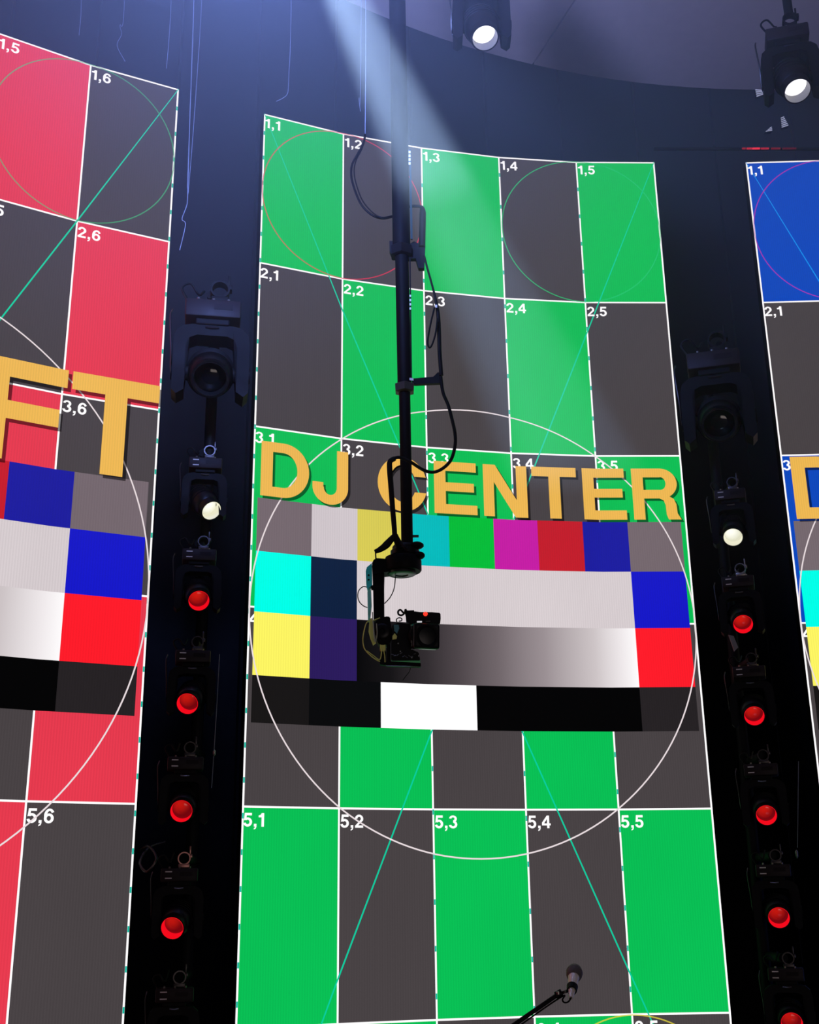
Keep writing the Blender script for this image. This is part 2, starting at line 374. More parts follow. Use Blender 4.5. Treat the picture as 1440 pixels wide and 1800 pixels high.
build_screen(S_R, 'red', 'red and grey checked video wall with tall amber letters, left of the lamps', (229, 58, 78),
    text=[('D', .13), ('J', 1.12), ('L', 2.36), ('E', 3.24), ('F', 4.25), ('T', 5.092)], h=.531, base=2.399, odd=0,
    ring_cols=[(5, .5, (70, 175, 120)), (1, .5, (225, 210, 60)), (5, 5.5, (225, 210, 60)), (1, 5.5, (70, 90, 230))], dashes=(6,))
build_screen(S_B, 'blue', 'blue and grey checked video wall cut by the right edge', (8, 72, 190),
    text=[('D', .1), ('J', .82), ('R', 1.75), ('I', 2.51), ('G', 2.75), ('H', 3.56), ('T', 4.25)], h=.381, base=2.394,
    ring_cols=[(1, .5, (190, 40, 170)), (4, .5, (40, 200, 120)), (1, 5.5, (230, 215, 60)), (4, 5.5, (230, 60, 60))])

# ------------------------------------------------------------------ moving head lamps
def lens_mat(name, c0, c1, k):
    """glowing lens: hotter towards the upper edge, cloudy like reflector facets"""
    m = bpy.data.materials.new(name); m.use_nodes = True; nt = m.node_tree; b = nt.nodes['Principled BSDF']
    b.inputs['Base Color'].default_value = (.02, .01, .01, 1); b.inputs['Roughness'].default_value = .12
    tc = nt.nodes.new('ShaderNodeTexCoord'); gr = nt.nodes.new('ShaderNodeTexGradient'); gr.gradient_type = 'SPHERICAL'; mp = nt.nodes.new('ShaderNodeMapping')
    mp.inputs['Location'].default_value = (.2, .0, -.45); mp.inputs['Scale'].default_value = (16, 16, 16)
    nt.links.new(tc.outputs['Object'], mp.inputs[0]); nt.links.new(mp.outputs[0], gr.inputs[0])
    cr = nt.nodes.new('ShaderNodeValToRGB'); cr.color_ramp.elements[0].color = lin(c0); cr.color_ramp.elements[1].color = lin(c1); cr.color_ramp.elements[1].position = .8
    nt.links.new(gr.outputs[0], cr.inputs[0]); nt.links.new(cr.outputs[0], b.inputs['Emission Color']); b.inputs['Emission Strength'].default_value = k
    m.cycles.emission_sampling = 'FRONT'; return m
L_RED = lens_mat('lens_red', (105, 5, 12), (235, 30, 18), .85); L_REDRIM = mat('lens_red_rim', (90, 8, 10), .4, emit=(238, 10, 28), strength=1.0, sample=False)
L_WHT = lens_mat('lens_white', (205, 205, 180), (255, 255, 245), 1.15); L_WRIM = mat('lens_white_rim', (150, 150, 145), .4, emit=(215, 212, 185), strength=.9)
L_HOT = mat('lens_hot_white', (250, 250, 250), .3, emit=(255, 255, 255), strength=1.6, sample=True); L_HRIM = mat('lens_grey_rim', (60, 60, 64), .5, emit=(105, 102, 115), strength=.6)
L_OFF = mat('lens_unlit', (10, 12, 15), .08, spec=.6); L_OFFRIM = mat('lens_unlit_rim', (24, 25, 28), .4)
def make_head(label, lens_m, rim_m, tilt, clamp_m=M_DSTEEL, pan=0.0, group=None, big=False):
    big = lens_m.name in ('lens_unlit', 'lens_hot_white'); clamp_m = M_RUB if big else clamp_m
    """origin at the base's centre; hangs down from it; front is -y"""
    t = thing('moving_head_light', label, 'stage light', group=group)
    bm = B(); box(bm, (0, 0, 0), (.165, .12, .058), .006); base = obj('base', bm, M_BASE, t, True)
    bm = B(); box(bm, (0, .0, -.038), (.10, .09, .02), .004); obj('pan_bearing', bm, M_BLACK, t)
    for z in (() if big else (.014, -.014)):
        bm = B(); box(bm, (-.048, -.0605, z), (.030, .0015, .005)); obj('base_mark', bm, M_MARK, base)
    bm = B(); box(bm, (.03, -.0604, .004), (.055, .0015, .018)); obj('base_display', bm, mat('base_display_glass', (26, 20, 22), .5, spec=.1), base)
    for x in (-.045, .0, .045):
        bm = B(); rod(bm, (x, -.045, .028), (x, -.045, .037), .0045, 8); obj('base_bolt', bm, M_STEEL, base)
    # yoke: rounded arch with two arms
    bm = B(); o = [(-.112, -.26), (-.112, -.10), (-.105, -.070), (-.085, -.052), (-.06, -.047), (.06, -.047), (.085, -.052), (.105, -.070), (.112, -.10), (.112, -.26), (.098, -.275), (.076, -.26), (.076, -.115), (.066, -.092), (.045, -.082), (-.045, -.082), (-.066, -.092), (-.076, -.115), (-.076, -.26), (-.098, -.275)]
    vs = []
    n = len(o)
    # strip faces pair outer and inner outline
    outer = o[:10]; inner = o[12:19][::-1]
    prism(bm, [(x, -.038, z) for x, z in o], (0, .076, 0)); bmesh.ops.triangulate(bm, faces=[f for f in bm.faces if len(f.verts) > 4])
    obj('yoke', bm, M_BLACK, t)
    bm = B(); tube(bm, [(-.02, -.041, -.056), (0, -.044, -.058), (.02, -.041, -.056)], .003, 6); obj('yoke_badge', bm, M_BASE if big else M_STEEL, t)
    # head
    piv = Vector((0, 0, -.190)); d = Vector((0, -math.cos(tilt), -math.sin(tilt)))
    if pan: d = Matrix.Rotation(pan, 3, 'Z') @ d
    bm = B(); lathe(bm, piv - d * .10, d, [(0, .0), (.002, .03), (.012, .050), (.03, .062), (.06, .068), (.10, .069), (.13, .066), (.15, .060), (.155, .056), (.185, .056), (.192, .055), (.192, .050), (.135, .0485)], 32, closed=False)
    hd = obj('head', bm, M_BLACK2, t, True)
    for q in range(4):
        bm = B(); x, y, _ = frame_axes(d); s = piv - d * (.055 - q * .018)
        lathe(bm, s, d, [(0, .0675), (.002, .0715), (.006, .0715), (.008, .0675)], 32, closed=False); obj('cooling_fin', bm, M_BLACK, hd, True)
    for s in (-1, 1):
        bm = B(); rod(bm, piv + Vector((s * .060, 0, 0)), piv + Vector((s * .1165, 0, 0)), .024, 16); obj('pivot', bm, M_BLACK, t, True)
    # lens and its inner rim; on lit lamps the rim's glow is painted in
    f0 = piv + d * .0925
    bm = B(); lathe(bm, Vector(), d, [(-.052, .047), (.001, .0495), (.001, .0485), (-.050, .0465)], 32, closed=False); r = obj('lens_rim', bm, rim_m, t, True); r.location = f0
    bm = B(); lathe(bm, Vector(), d, [(-.0505, .0462), (-.044, .040), (-.038, .028), (-.0355, .012), (-.035, 0)], 32, closed=False); l = obj('lens', bm, lens_m, t, True); l.location = f0
    # hook clamp on top
    bm = B(); lathe(bm, (.018, -.045, .072), (0, 1, 0), [(0, .0235), (0, .029), (.035, .029), (.035, .0235), (0, .0235)], 24, closed=False)
    box(bm, (.018, -.028, .040), (.050, .036, .016), .002); box(bm, (.048, -.028, .082), (.012, .03, .016), .002); box(bm, (.044, -.028, .108), (.007, .008, .036), .001)
    obj('clamp', bm, clamp_m, t, True)
    bm = B(); tube(bm, [(-.075, -.03, .03), (-.095, -.035, .07), (-.07, -.04, .085), (-.045, -.03, .055), (-.03, .03, .1)], .004, 6); obj('power_lead', bm, M_RUB, t, True)
    bm = B(); tube(bm, [(-.12, -.0, .015), (-.125, -.02, -.02), (-.118, -.01, -.12), (-.114, .03, -.19), (-.09, .045, -.24)], .003, 6); obj('data_lead', bm, M_DSTEEL, t, True)
    return t
def yaw_to_cam(p): return math.atan2(p[0], p[1]) * -1
GRP = None
def place(px, py, Y, label, lens_m, rim_m, tilt, scale=1, clamp=M_DSTEEL, pan=0.0, yaw=None):
    t = make_head(label, lens_m, rim_m, tilt, clamp, pan); p = at(px, py, Y); t.location = p
    t.rotation_euler = (0, 0, yaw_to_cam(p) if yaw is None else yaw); t.scale = (scale,) * 3; return t
M_RCL = mat('red_light_tinted_steel', (172, 120, 112), .35, .6, noise=.2)  # clamp steel with the lamps' red light put into its base colour
LX, LY = 327, 5.5
left = [(1.612 - 0, 'L1')]
def zat(Y, x, z): return Vector((x, Y, EYE + z))
def head_at(x, Y, z, *a, **k):
    t = make_head(*a, **k); t.location = (x, Y, EYE + z); t.rotation_euler = (0, 0, yaw_to_cam((x, Y))); return t
YL, YR = 5.62, 6.12
fl = YL / 5.5; fr = YR / 6.0
def tilt_for(Y, z, extra): return math.atan2(z, Y) + extra   # aimed at the stage front, a little under the viewer
head_at(-1.012 * fl, YL, 2.070 * fl, 'lamp with oval white lens turned aside, uppermost lit lamp of the left column', L_WHT, L_WRIM, tilt_for(YL, 1.84, .42), M_DSTEEL, .62)
ll = [(1.600, 'left column lamp with orange-red lens, first below the white-lensed lamp', .16, M_DSTEEL), (1.106, 'left column lamp with red lens, level with the black and white chart row', .16, M_DSTEEL),
      (.614, 'left column lamp with orange-red lens, just below the brown-red base box', .10, M_DSTEEL), (.128, 'left column lamp with deep red lens, under the shiny steel clamp tinted as by red light', .26, M_RCL), (-.365, 'left column lamp cut by the bottom edge of the photo, lens hidden', .2, M_DSTEEL)]
for (z, lab, ex, cm), dx, pn in zip(ll, (.020, .012, 0, -.004, 0), (.10, -.20, -.10, -.24, 0)):
    head_at((-1.042 + dx) * fl, YL, z * fl, lab, L_RED, L_REDRIM, tilt_for(YL, z - .25, ex + .16), cm, pn)
head_at(1.722 * fr, YR, 2.045 * fr, 'white-lensed lamp of the right column, above all its red ones', L_WHT, L_WRIM, tilt_for(YR, 1.83, .40), M_DSTEEL, -.08)
rl = [(1.566, 'right column lamp with red lens, first below the white-lensed lamp', M_STEEL), (1.092, 'right column lamp with red lens, below the torn silver tape strip', M_DSTEEL), (.604, 'right column lamp with red lens, beside the level of the number row 5', M_DSTEEL),
      (.126, 'right column lamp with red lens, second up from the bottom edge', M_DSTEEL), (-.342, 'right column lamp with red lens, lowest and cut by the bottom edge', M_DSTEEL)]
for i, (z, lab, cm) in enumerate(rl):
    head_at((1.718 + .009 * i) * fr, YR, z * fr, lab, L_RED, L_REDRIM, tilt_for(YR, z - .25, .34), cm, .05)
# two larger unlit ones on top of the columns
t = make_head('large unlit black moving head at the top of the left lamp column', L_OFF, L_OFFRIM, tilt_for(YL, 2.7, .15)); t.location = zat(YL, -1.008 * fl, 2.90 * fl); t.rotation_euler = (0, 0, .18); t.scale = (1.75,) * 3
t = make_head('large unlit black moving head at the top of the right lamp column', L_OFF, L_OFFRIM, tilt_for(YR, 2.6, .15)); t.location = zat(YR, 1.705 * fr, 2.82 * fr); t.rotation_euler = (0, 0, -.27); t.scale = (1.75,) * 3
# two hung from the ceiling
def ceiling_head(px, py, Y, s, label, pan, yaw, tilt):
    p = at(px, py, Y); d = Vector((0, -math.cos(tilt), -math.sin(tilt))); d = Matrix.Rotation(yaw, 3, 'Z') @ Matrix.Rotation(pan, 3, 'Z') @ d
    org = p - (Vector((0, 0, -.190)) + d * .08) * s
    t = make_head(label, L_HOT, L_HRIM, tilt, M_DSTEEL, pan); t.location = org; t.rotation_euler = (0, 0, yaw); t.scale = (s,) * 3
    bm = B(); rod(bm, (.018, -.028, .101), (.018, -.028, (CZ - org.z) / s - .004), .018, 16); obj('drop_pipe', bm, M_BLACK, t, True)
    return t
ceiling_head(852, 64, 5.2, 1.38, 'black moving head with glaring white lens hung from the ceiling beside the blue beam', .25, .0, 1.14)
ceiling_head(1401, 157, 5.4, 1.38, 'black moving head with white lens hung from the ceiling over the blue screen corner', .25, -.25, 1.12)

# columns that carry the lamps
def column(x, Y, zs, label):
    t = thing('lamp_column', label, 'column', (x, Y + .26, 0))
    bm = B(); rod(bm, (0, 0, 0), (0, 0, zs[-1] + .06), .03, 20); obj('upright_pipe', bm, M_BLACK, t, True)
    bm = B(); box(bm, (0, 0, .012), (.4, .3, .024), .004); obj('foot_plate', bm, M_BLACK, t)
    for z in zs:
        bm = B(); rod(bm, (.018 * math.cos(0), .035, z), (.018, -.27, z), .0225, 16); obj('cross_pipe', bm, M_BLACK, t, True)
    return t
column(-1.042 * fl, YL, [EYE + z * fl + .072 for z in (1.600, 1.106, .614, .128, -.365, 2.07)] + [EYE + 2.90 * fl + .126], 'black upright pipe carrying the lamps between the red and green screens')
column(1.73 * fr, YR, [EYE + z * fr + .072 for z in (1.566, 1.092, .604, .126, -.342, 2.045)] + [EYE + 2.82 * fr + .126], 'black upright pipe carrying the lamps between the green and blue screens')

# thin wires and cables around the columns
def wire(name, label, pts, r, m, cat='cable', k=6, group=None):
    bm = B(); tube(bm, pts, r, 8, k); o = obj(name, bm, m, None, True); return tag(o, label, cat, group)
M_WIRE = mat('dull_steel_wire', (120, 124, 135), .6, .0)
wire('safety_wire', 'thin steel safety wire with a small weight right of the left lamp column', [at(386, 1150, YL), at(380, 1260, YL), at(377, 1310, YL), at(372, 1385, YL)], .0018, M_WIRE, 'wire')
wire('safety_wire', 'thin steel safety wire right of the red lamps on the right column', [at(1404, 1338, YR), at(1403, 1420, YR), at(1402, 1490, YR)], .0018, M_WIRE, 'wire')
bm = B(); p = at(377, 1318, YL - .01); lathe(bm, p, (0, 0, -1), [(0, .002), (.006, .007), (.02, .007), (.028, .002)], 12); tag(obj('wire_weight', bm, M_STEEL, None, True), 'small steel weight on the wire beside the left lamp column', 'weight')
bm = B(); p = at(1400, 1494, YR - .01); lathe(bm, p, (0, 0, -1), [(0, .002), (.008, .007), (.03, .006), (.04, .002)], 12); tag(obj('wire_weight', bm, M_STEEL, None, True), 'small steel weight on the wire beside the right lamp column', 'weight')
wire('cable', 'black cable loop hanging left of the lower left lamp column', [at(243, 1495, YL + .1), at(262, 1488, YL + .05), at(275, 1510, YL), at(258, 1532, YL), at(246, 1515, YL + .05), at(262, 1490, YL + .1), at(290, 1480, YL + .2)], .006, M_DSTEEL)
bm = B(); q = [at(a, b, YR - .12) for a, b in ((1281, 1116), (1290, 1118), (1298, 1138), (1291, 1145))]; prism(bm, q, (0, .004, 0)); tag(obj('tape_strip', bm, mat('silver_tape', (118, 118, 122), .5, .2, noise=.2)), 'torn strip of silver tape below the topmost red lamp on the right column', 'tape')
wire('cable', 'thin dark cable draped over the large unlit lamp on the left column', [at(316, 440, YL), at(326, 395, YL), at(320, 385, YL), at(328, 362, YL), at(330, 340, YL), at(334, 200, YL), at(341, 0, YL), at(345, -250, YL)], .0025, M_WIRE)
# hanging wires over the screens
for lab, pts in [
    ('thin pale wire hanging over the red screen, leftmost', [(145, -220), (143, 0), (139, 62)]),
    ('thin pale wire with frayed curls hanging over the red screen', [(222, -220), (218, 20), (211, 44), (214, 60), (206, 80), (220, 108)]),
    ('thin pale wire ending above the upper right corner of the red screen', [(305, -220), (301, 0), (293, 120)]),
    ('long pale wire hanging down past the right edge of the red screen', [(352, -220), (341, 0), (334, 200), (329, 330)]),
    ('second long pale wire hanging beside the first, past the red screen', [(366, -220), (355, 0), (342, 200), (331, 340)]),
    ('thin wire ending in a curl above the left corner of the green screen', [(515, -220), (511, 60), (508, 130), (506, 162), (498, 172), (486, 178)]),
    ('short pale wire hanging above the hanging black cable bow', [(636, -220), (634, 150), (631, 172), (634, 196)])]:
    wire('hanging_wire', lab, [at(a, b, 5.75) for a, b in pts], .0018, M_WIRE, 'wire')

# red-lit bar and louvres with painted slat glow above the blue screen
YV = 6.5
t = thing('lighting_bar', 'black bar with a strip of small red lights above the gap beside the blue screen', 'lighting bar')
a_, b_ = at(1150, 262, YV), at(1560, 262, YV); t.location = a_
bm = B(); rod(bm, Vector(), b_ - a_, .010, 12); obj('pipe', bm, M_BLACK, t, True)
for x0, x1, k in ((1305, 1311, .5), (1313, 1322, .9), (1323, 1336, 1.6), (1338, 1352, .7), (1356, 1372, .25), (1376, 1400, .12)):
    q0, q1 = at(x0, 261, YV - .03) - a_, at(x1, 261, YV - .03) - a_
    bm = B(); box(bm, (q0 + q1) / 2, ((q1 - q0).length, .01, .008)); obj('red_light', bm, mat('red_led_%d' % int(k * 100), (60, 5, 10), .4, emit=(215, 40, 60), strength=k * .8), t)
M_LOUV = mat('louvre_slat_glow', (160, 160, 165), .5, emit=(170, 172, 190), strength=.6)  # pale slats, the light they catch painted in as emission
for lab, quad, n in (('small louvre with painted slat glow at the ceiling edge left of the right hanging lamp', [(1328, 156), (1344, 158), (1348, 164), (1331, 171)], 4),
                     ('small louvre with painted glow on six slats below the right hanging lamp', [(1373, 206), (1378, 204), (1387, 221), (1375, 225)], 6),
                     ('small louvre with painted glow on three slats just above the red-lit bar', [(1355, 223), (1357, 222), (1358, 230), (1345, 232)], 3)):
    t = thing('louvre', lab, 'vent', at(*quad[0], YV)); o = Vector(t.location); tl, tr, br, bl = [at(*q, YV) - o for q in quad]
    bm = B(); prism(bm, [x + Vector((0, .006, 0)) for x in (tl, tr, br, bl)], (0, .02, 0)); obj('housing', bm, M_BLACK, t)
    for i in range(n):
        t0, t1 = (i + .2) / n, (i + .62) / n
        bm = B(); prism(bm, [tl.lerp(bl, t0), tr.lerp(br, t0), tr.lerp(br, t1), tl.lerp(bl, t1)], (0, .005, 0)); obj('glow_slat', bm, M_LOUV, t)

# ------------------------------------------------------------------ hanging camera rig
YC = 5.0
P = lambda x, y, Y=YC: at(x, y, Y)
PXM = 1 / 405.0     # metres per photo pixel at the rig
rig = thing('camera_column', 'black telescopic ceiling column with turntable and arm holding the camera, in front of the green screen', 'camera rig')
org = P(716, 950); rig.location = org; RI = Matrix.Translation(-org)
def part(name, bm, m, parent=None, smooth=False):
    o = obj(name, bm, m, None, smooth)
    if parent is None: o.parent = rig; o.matrix_parent_inverse = RI
    else: o.parent = parent; o.matrix_parent_inverse = (parent.matrix_parent_inverse @ Matrix.Identity(4)).inverted() if False else Matrix.Identity(4)
    return o
topd = (P(703, 250) - P(706.5, 450)).normalized()
top = P(706.5, 450); top = top + topd * ((CZ - .002 - top.z) / topd.z)
bm = B(); rod(bm, P(706, 440), top, .0425, 24); part('upper_tube', bm, M_POLE, smooth=True)
bm = B(); rod(bm, P(711.5, 684), P(706, 430), .0325, 24); part('middle_tube', bm, M_POLE, smooth=True)
bm = B(); rod(bm, P(716, 962), P(711, 670), .0262, 24); part('lower_tube', bm, M_POLE, smooth=True)
bm = B(); lathe(bm, P(706, 452), topd, [(0, .045), (.004, .056), (.05, .056), (.056, .048)], 6); part('upper_collar', bm, M_BLACK)
bm = B(); lathe(bm, P(711.5, 691), topd, [(0, .036), (.004, .048), (.038, .05), (.044, .04)], 6); part('lower_collar', bm, mat('olive_black_clamp', (52, 48, 38), .5, noise=.2))
# clear cable guide with printed marks beside the upper tube
bm = B(); prism(bm, [P(719, 262, 4.97), P(722.5, 262, 4.97), P(725.5, 420, 4.97), P(722, 420, 4.97)], (0, .008, 0)); gd = part('cable_guide', bm, mat('teal_guide_plastic', (28, 52, 50), .5, spec=.2))
for i in range(4):
    bm = B(); prism(bm, [P(718.5, 265 + i * 6.6, 4.968), P(721.8, 265 + i * 6.6, 4.968), P(721.8, 269.5 + i * 6.6, 4.968), P(718.5, 269.5 + i * 6.6, 4.968)], (0, .0015, 0)); o = part('guide_mark', bm, M_MARK); 
bm = B(); prism(bm, [P(719.5, 452, 4.975), P(722, 452, 4.975), P(724.5, 664, 4.975), P(722.5, 664, 4.975)], (0, .008, 0)); part('cable_guide', bm, M_POLE)
for i in range(4):
    bm = B(); prism(bm, [P(720, 518 + i * 7.4, 4.972), P(722.8, 518 + i * 7.4, 4.972), P(722.8, 522 + i * 7.4, 4.972), P(720, 522 + i * 7.4, 4.972)], (0, .0015, 0)); part('guide_mark', bm, M_MARK)
# upper bracket
bm = B(); prism(bm, [P(x, y) for x, y in ((718, 430), (728, 424), (740, 430), (748, 430), (747, 452), (746, 471), (736, 471), (731, 454), (718, 454))], (0, .03, 0)); part('bracket', bm, M_BLACK)
bm = B(); prism(bm, [P(x, y) for x, y in ((684.5, 423.5), (693, 423.5), (694, 452), (690, 452), (685, 440))], (0, .03, 0)); part('bracket', bm, M_BLACK)
bm = B(); tube(bm, [P(718, 363), P(732, 362.5), P(742, 366), P(743, 385), P(742.5, 410), P(742, 434)], lambda t: .007 + .009 * min(1, max(0, (t - .3) * 5)), 12); part('conduit_bow', bm, M_RUB, smooth=True)
# side arm
bm = B(); prism(bm, [P(x, y) for x, y in ((724, 665.5), (762, 662), (770, 654), (775, 656), (778, 673), (731, 675), (724, 674))], (0, .022, 0)); part('side_arm', bm, M_BLACK)
bm = B(); prism(bm, [P(720, 664, 4.97), P(727, 665, 4.97), P(727, 669, 4.97), P(720, 668, 4.97)], (0, .004, 0)); part('side_arm_label', bm, M_MARK)
# turntable
c0 = P(712, 962)
bm = B(); lathe(bm, c0 + Vector((0, 0, .012)), (0, 0, -1), [(0, .03), (.004, .050), (.012, .056), (.024, .056), (.030, .064), (.05, .064)], 32); part('rotary_hub', bm, M_BLACK2, smooth=True)
for i, (x, y, s) in enumerate(((733, 959, 1.0), (736, 976, .92))):
    bm = B(); cc = P(x, y, 4.97); lathe(bm, cc + Vector((0, 0, .017 * s)), (0, 0, -1), [(0, .008), (.004, .020), (.012, .030 * s), (.022, .030 * s), (.030, .020), (.034, .008)], 20); part('hub_knob', bm, M_RUB, smooth=True)
bm = B(); box(bm, P(731, 942.5), (.026, .03, .004), .001); part('hub_tab', bm, M_BLACK)
bm = B(); lathe(bm, P(708, 979), (0, 0, -1), [(0, .055), (.004, .076), (.02, .0825), (.062, .0825), (.068, .078)], 40); part('turntable', bm, M_BLACK, smooth=True)
bm = B(); lathe(bm, P(706, 1006), (0, 0, -1), [(0, .062), (.010, .062), (.013, .056), (.013, .03), (.009, .028)], 40); part('turntable_ring', bm, mat('dark_grey_ring', (34, 34, 37), .35), smooth=True)
bm = B(); prism(bm, [P(x, y, 4.96) for x, y in ((662, 981), (690, 983), (704, 978), (704, 1003), (675, 1006), (656, 1010), (654, 990), (657, 984))], (0, .08, 0)); part('shoulder', bm, M_BLACK)
bm = B(); prism(bm, [P(x, y, 4.97) for x, y in ((654, 992), (676, 996), (675, 1030), (675.5, 1088), (657, 1088), (656, 1040))], (0, .06, 0), .003); part('drop_arm', bm, M_BLACK)
bm = B(); lathe(bm, P(675, 1031, 4.98), (-1, 0, -.1), [(0, .011), (.056, .011)], 10); part('arm_band', bm, M_RUB, smooth=True)
M_TEAL = mat('teal_side_plate', (60, 250, 245), .4, noise=.1)
bm = B(); prism(bm, [P(x, y, 4.965) for x, y in ((653.5, 990), (653.8, 1028), (646, 1036), (644, 1028), (643, 1004), (645, 997))], (0, .05, 0)); sp_ = part('side_plate', bm, M_TEAL)
for yy in (1011, 1019):
    bm = B(); rod(bm, P(648.3, yy, 4.966), P(648.3, yy, 4.962), .0042, 10); part('plate_hole', bm, M_RUB)
bm = B(); prism(bm, [P(x, y, 4.965) for x, y in ((646, 1040), (652, 1036), (653, 1062), (650, 1090), (647, 1090), (646.5, 1066))], (0, .045, 0)); part('side_plate', bm, mat('teal_fade_plate', (130, 240, 225), .4, noise=.1))
bm = B(); prism(bm, [P(x, y, 4.96) for x, y in ((659, 1092), (675, 1085), (678, 1083), (686, 1084), (687, 1096), (690, 1110), (684, 1131), (672, 1134), (664, 1130), (659, 1112))], (0, .08, 0), .003); part('tilt_motor', bm, M_BLACK)
bm = B(); lathe(bm, P(672, 1110, 4.957), (0, -1, 0), [(0, .034), (.006, .034), (.010, .028), (.010, .012), (.006, .01)], 28); part('motor_cap', bm, M_BLACK2, smooth=True)
M_LIME = mat('lime_yellow_tape', (235, 240, 130), .55, noise=.1)
bm = B(); box(bm, P(673, 1139, 4.975), (.024, .022, .027), .002); part('tape_band', bm, M_LIME)
bm = B(); prism(bm, [P(x, y, 4.97) for x, y in ((668, 1145), (679, 1145), (679, 1169), (668, 1168))], (0, .03, 0), .002); part('arm_foot', bm, M_BLACK)
bm = B(); prism(bm, [P(x, y, 4.955) for x, y in ((650, 1088), (654, 1086), (659, 1118), (661, 1130), (656, 1134), (651, 1122), (648, 1110))], (0, .012, 0)); part('cable_sleeve', bm, M_LIME)
bm = B(); prism(bm, [P(x, y, 4.94) for x, y in ((679, 1162), (740, 1165), (740, 1171.5), (679, 1170))], (0, .035, 0), .002); part('cradle_plate', bm, M_BLACK)
bm = B(); prism(bm, [P(x, y, 4.97) for x, y in ((680, 1132), (686, 1132), (686, 1166), (680, 1166))], (0, .06, 0), .002); part('cradle_post', bm, M_BLACK)
bm = B(); rod(bm, P(679, 1170.5, 4.935), P(740, 1171.8, 4.935), .0016, 6); part('plate_edge', bm, M_STEEL)

# the camera itself
cm = thing('broadcast_camera', 'black broadcast camera with square lens hood and red tally light hung on the column', 'camera', P(705, 1160)); CI = Matrix.Translation(-Vector(cm.location))
def cpart(name, bm, m, smooth=False):
    o = obj(name, bm, m, None, smooth); o.parent = cm; o.matrix_parent_inverse = CI; return o
bm = B(); prism(bm, [P(x, y, 4.94) for x, y in ((690, 1098), (700, 1094), (722, 1097), (723, 1142), (736, 1146), (739, 1161), (688, 1161), (688, 1120))], (0, .12, 0), .003); cpart('body', bm, M_BLACK2)
hd_ = Vector((.28, -.95, -.1)).normalized()
hc = P(748, 1119, 4.90)
Rm = hd_.to_track_quat('Y', 'Z').to_matrix()
bm = B(); lathe(bm, P(730, 1120, 4.97), hd_, [(0, .035), (.02, .040), (.05, .042), (.05, .045), (.09, .047)], 32); cpart('lens_barrel', bm, M_BLACK, True)
bm = B(); box(bm, hc, (.118, .052, .108), .012, Rm); cpart('lens_hood', bm, M_BLACK2)
bm = B(); fr_ = hc + hd_ * .0265
lathe(bm, fr_, hd_, [(0, .048), (.002, .050), (.006, .050), (.006, .042), (-.010 + .012, .036)], 32, closed=False); cpart('hood_ring', bm, M_BLACK, True)
bm = B(); lathe(bm, fr_ + hd_ * .001, hd_, [(0, .041), (.002, .03), (.003, 0)], 32); cpart('front_glass', bm, mat('front_glass', (6, 12, 13), .35, spec=.3), True)
bm = B(); prism(bm, [P(722.5, 1112, 4.885), P(723.8, 1112, 4.885), P(724.3, 1136, 4.885), P(723, 1136, 4.885)], (0, .01, 0)); cpart('hood_edge', bm, M_STEEL)
# viewfinder with hood
bm = B(); prism(bm, [P(x, y, 4.93) for x, y in ((713, 1077), (728, 1074), (740, 1077), (760, 1076), (774.5, 1077), (775, 1088), (773, 1097), (768, 1098), (757, 1095), (722, 1098), (714, 1090))], (0, .06, 0), .003); cpart('viewfinder', bm, M_BLACK2)
bm = B(); lathe(bm, P(748, 1079.5, 4.928), (0, -1, .1), [(0, .009), (.003, .010), (.007, .006), (.008, 0)], 14); cpart('tally_light', bm, mat('tally_red', (150, 20, 15), .4, emit=(255, 60, 40), strength=1.1), True)
bm = B(); box(bm, P(737.5, 1093, 4.926), (.021, .003, .006)); cpart('white_label', bm, mat('white_label', (235, 235, 238), .5, emit=(225, 225, 228), strength=.7))  # label's brightness painted in as a glow of its own
bm = B(); box(bm, P(752.5, 1092, 4.926), (.020, .003, .002)); cpart('silver_edge', bm, M_STEEL)
bm = B(); tube(bm, [P(710, 1078), P(704, 1072), P(700, 1075), P(701, 1080), P(706, 1081.5), P(711, 1078), P(713, 1071)], .0042, 8); cpart('top_handle', bm, M_BLACK, True)
bm = B(); prism(bm, [P(x, y, 4.95) for x, y in ((711, 1072), (714, 1069.5), (716, 1073), (728, 1072.5), (729, 1079), (713, 1081))], (0, .03, 0)); cpart('handle_mount', bm, M_BLACK)
bm = B(); tube(bm, [P(698, 1094), P(697, 1089), P(701, 1086), P(706, 1087), P(706, 1091), P(701, 1092)], .0025, 8); cpart('cable_ring', bm, M_DSTEEL, True)
bm = B(); prism(bm, [P(x, y, 4.932) for x, y in ((692, 1098), (701, 1098), (702, 1104), (698, 1114), (693, 1108))], (0, .008, 0)); cpart('teal_connector', bm, mat('teal_grey', (80, 140, 145), .4))
bm = B(); prism(bm, [P(x, y, 4.932) for x, y in ((690, 1118), (694, 1113), (698, 1118), (697, 1123), (690, 1124))], (0, .008, 0)); cpart('lime_connector', bm, M_LIME)
random.seed(7)
bm = B()
for i in range(9):
    x = 688 + i * 5 + random.uniform(-1, 1); y = 1152 + random.uniform(-3, 4); rod(bm, P(x, y, 4.936), P(x + 4, y + random.uniform(-3, 3), 4.936), .0016, 6)
for (x, y) in ((724, 1156), (736, 1153), (704, 1145), (724, 1141), (700, 1131)): rod(bm, P(x, y, 4.937), P(x, y, 4.93), .003, 8)
cpart('fittings', bm, mat('grey_fittings', (120, 125, 128), .4, .4))

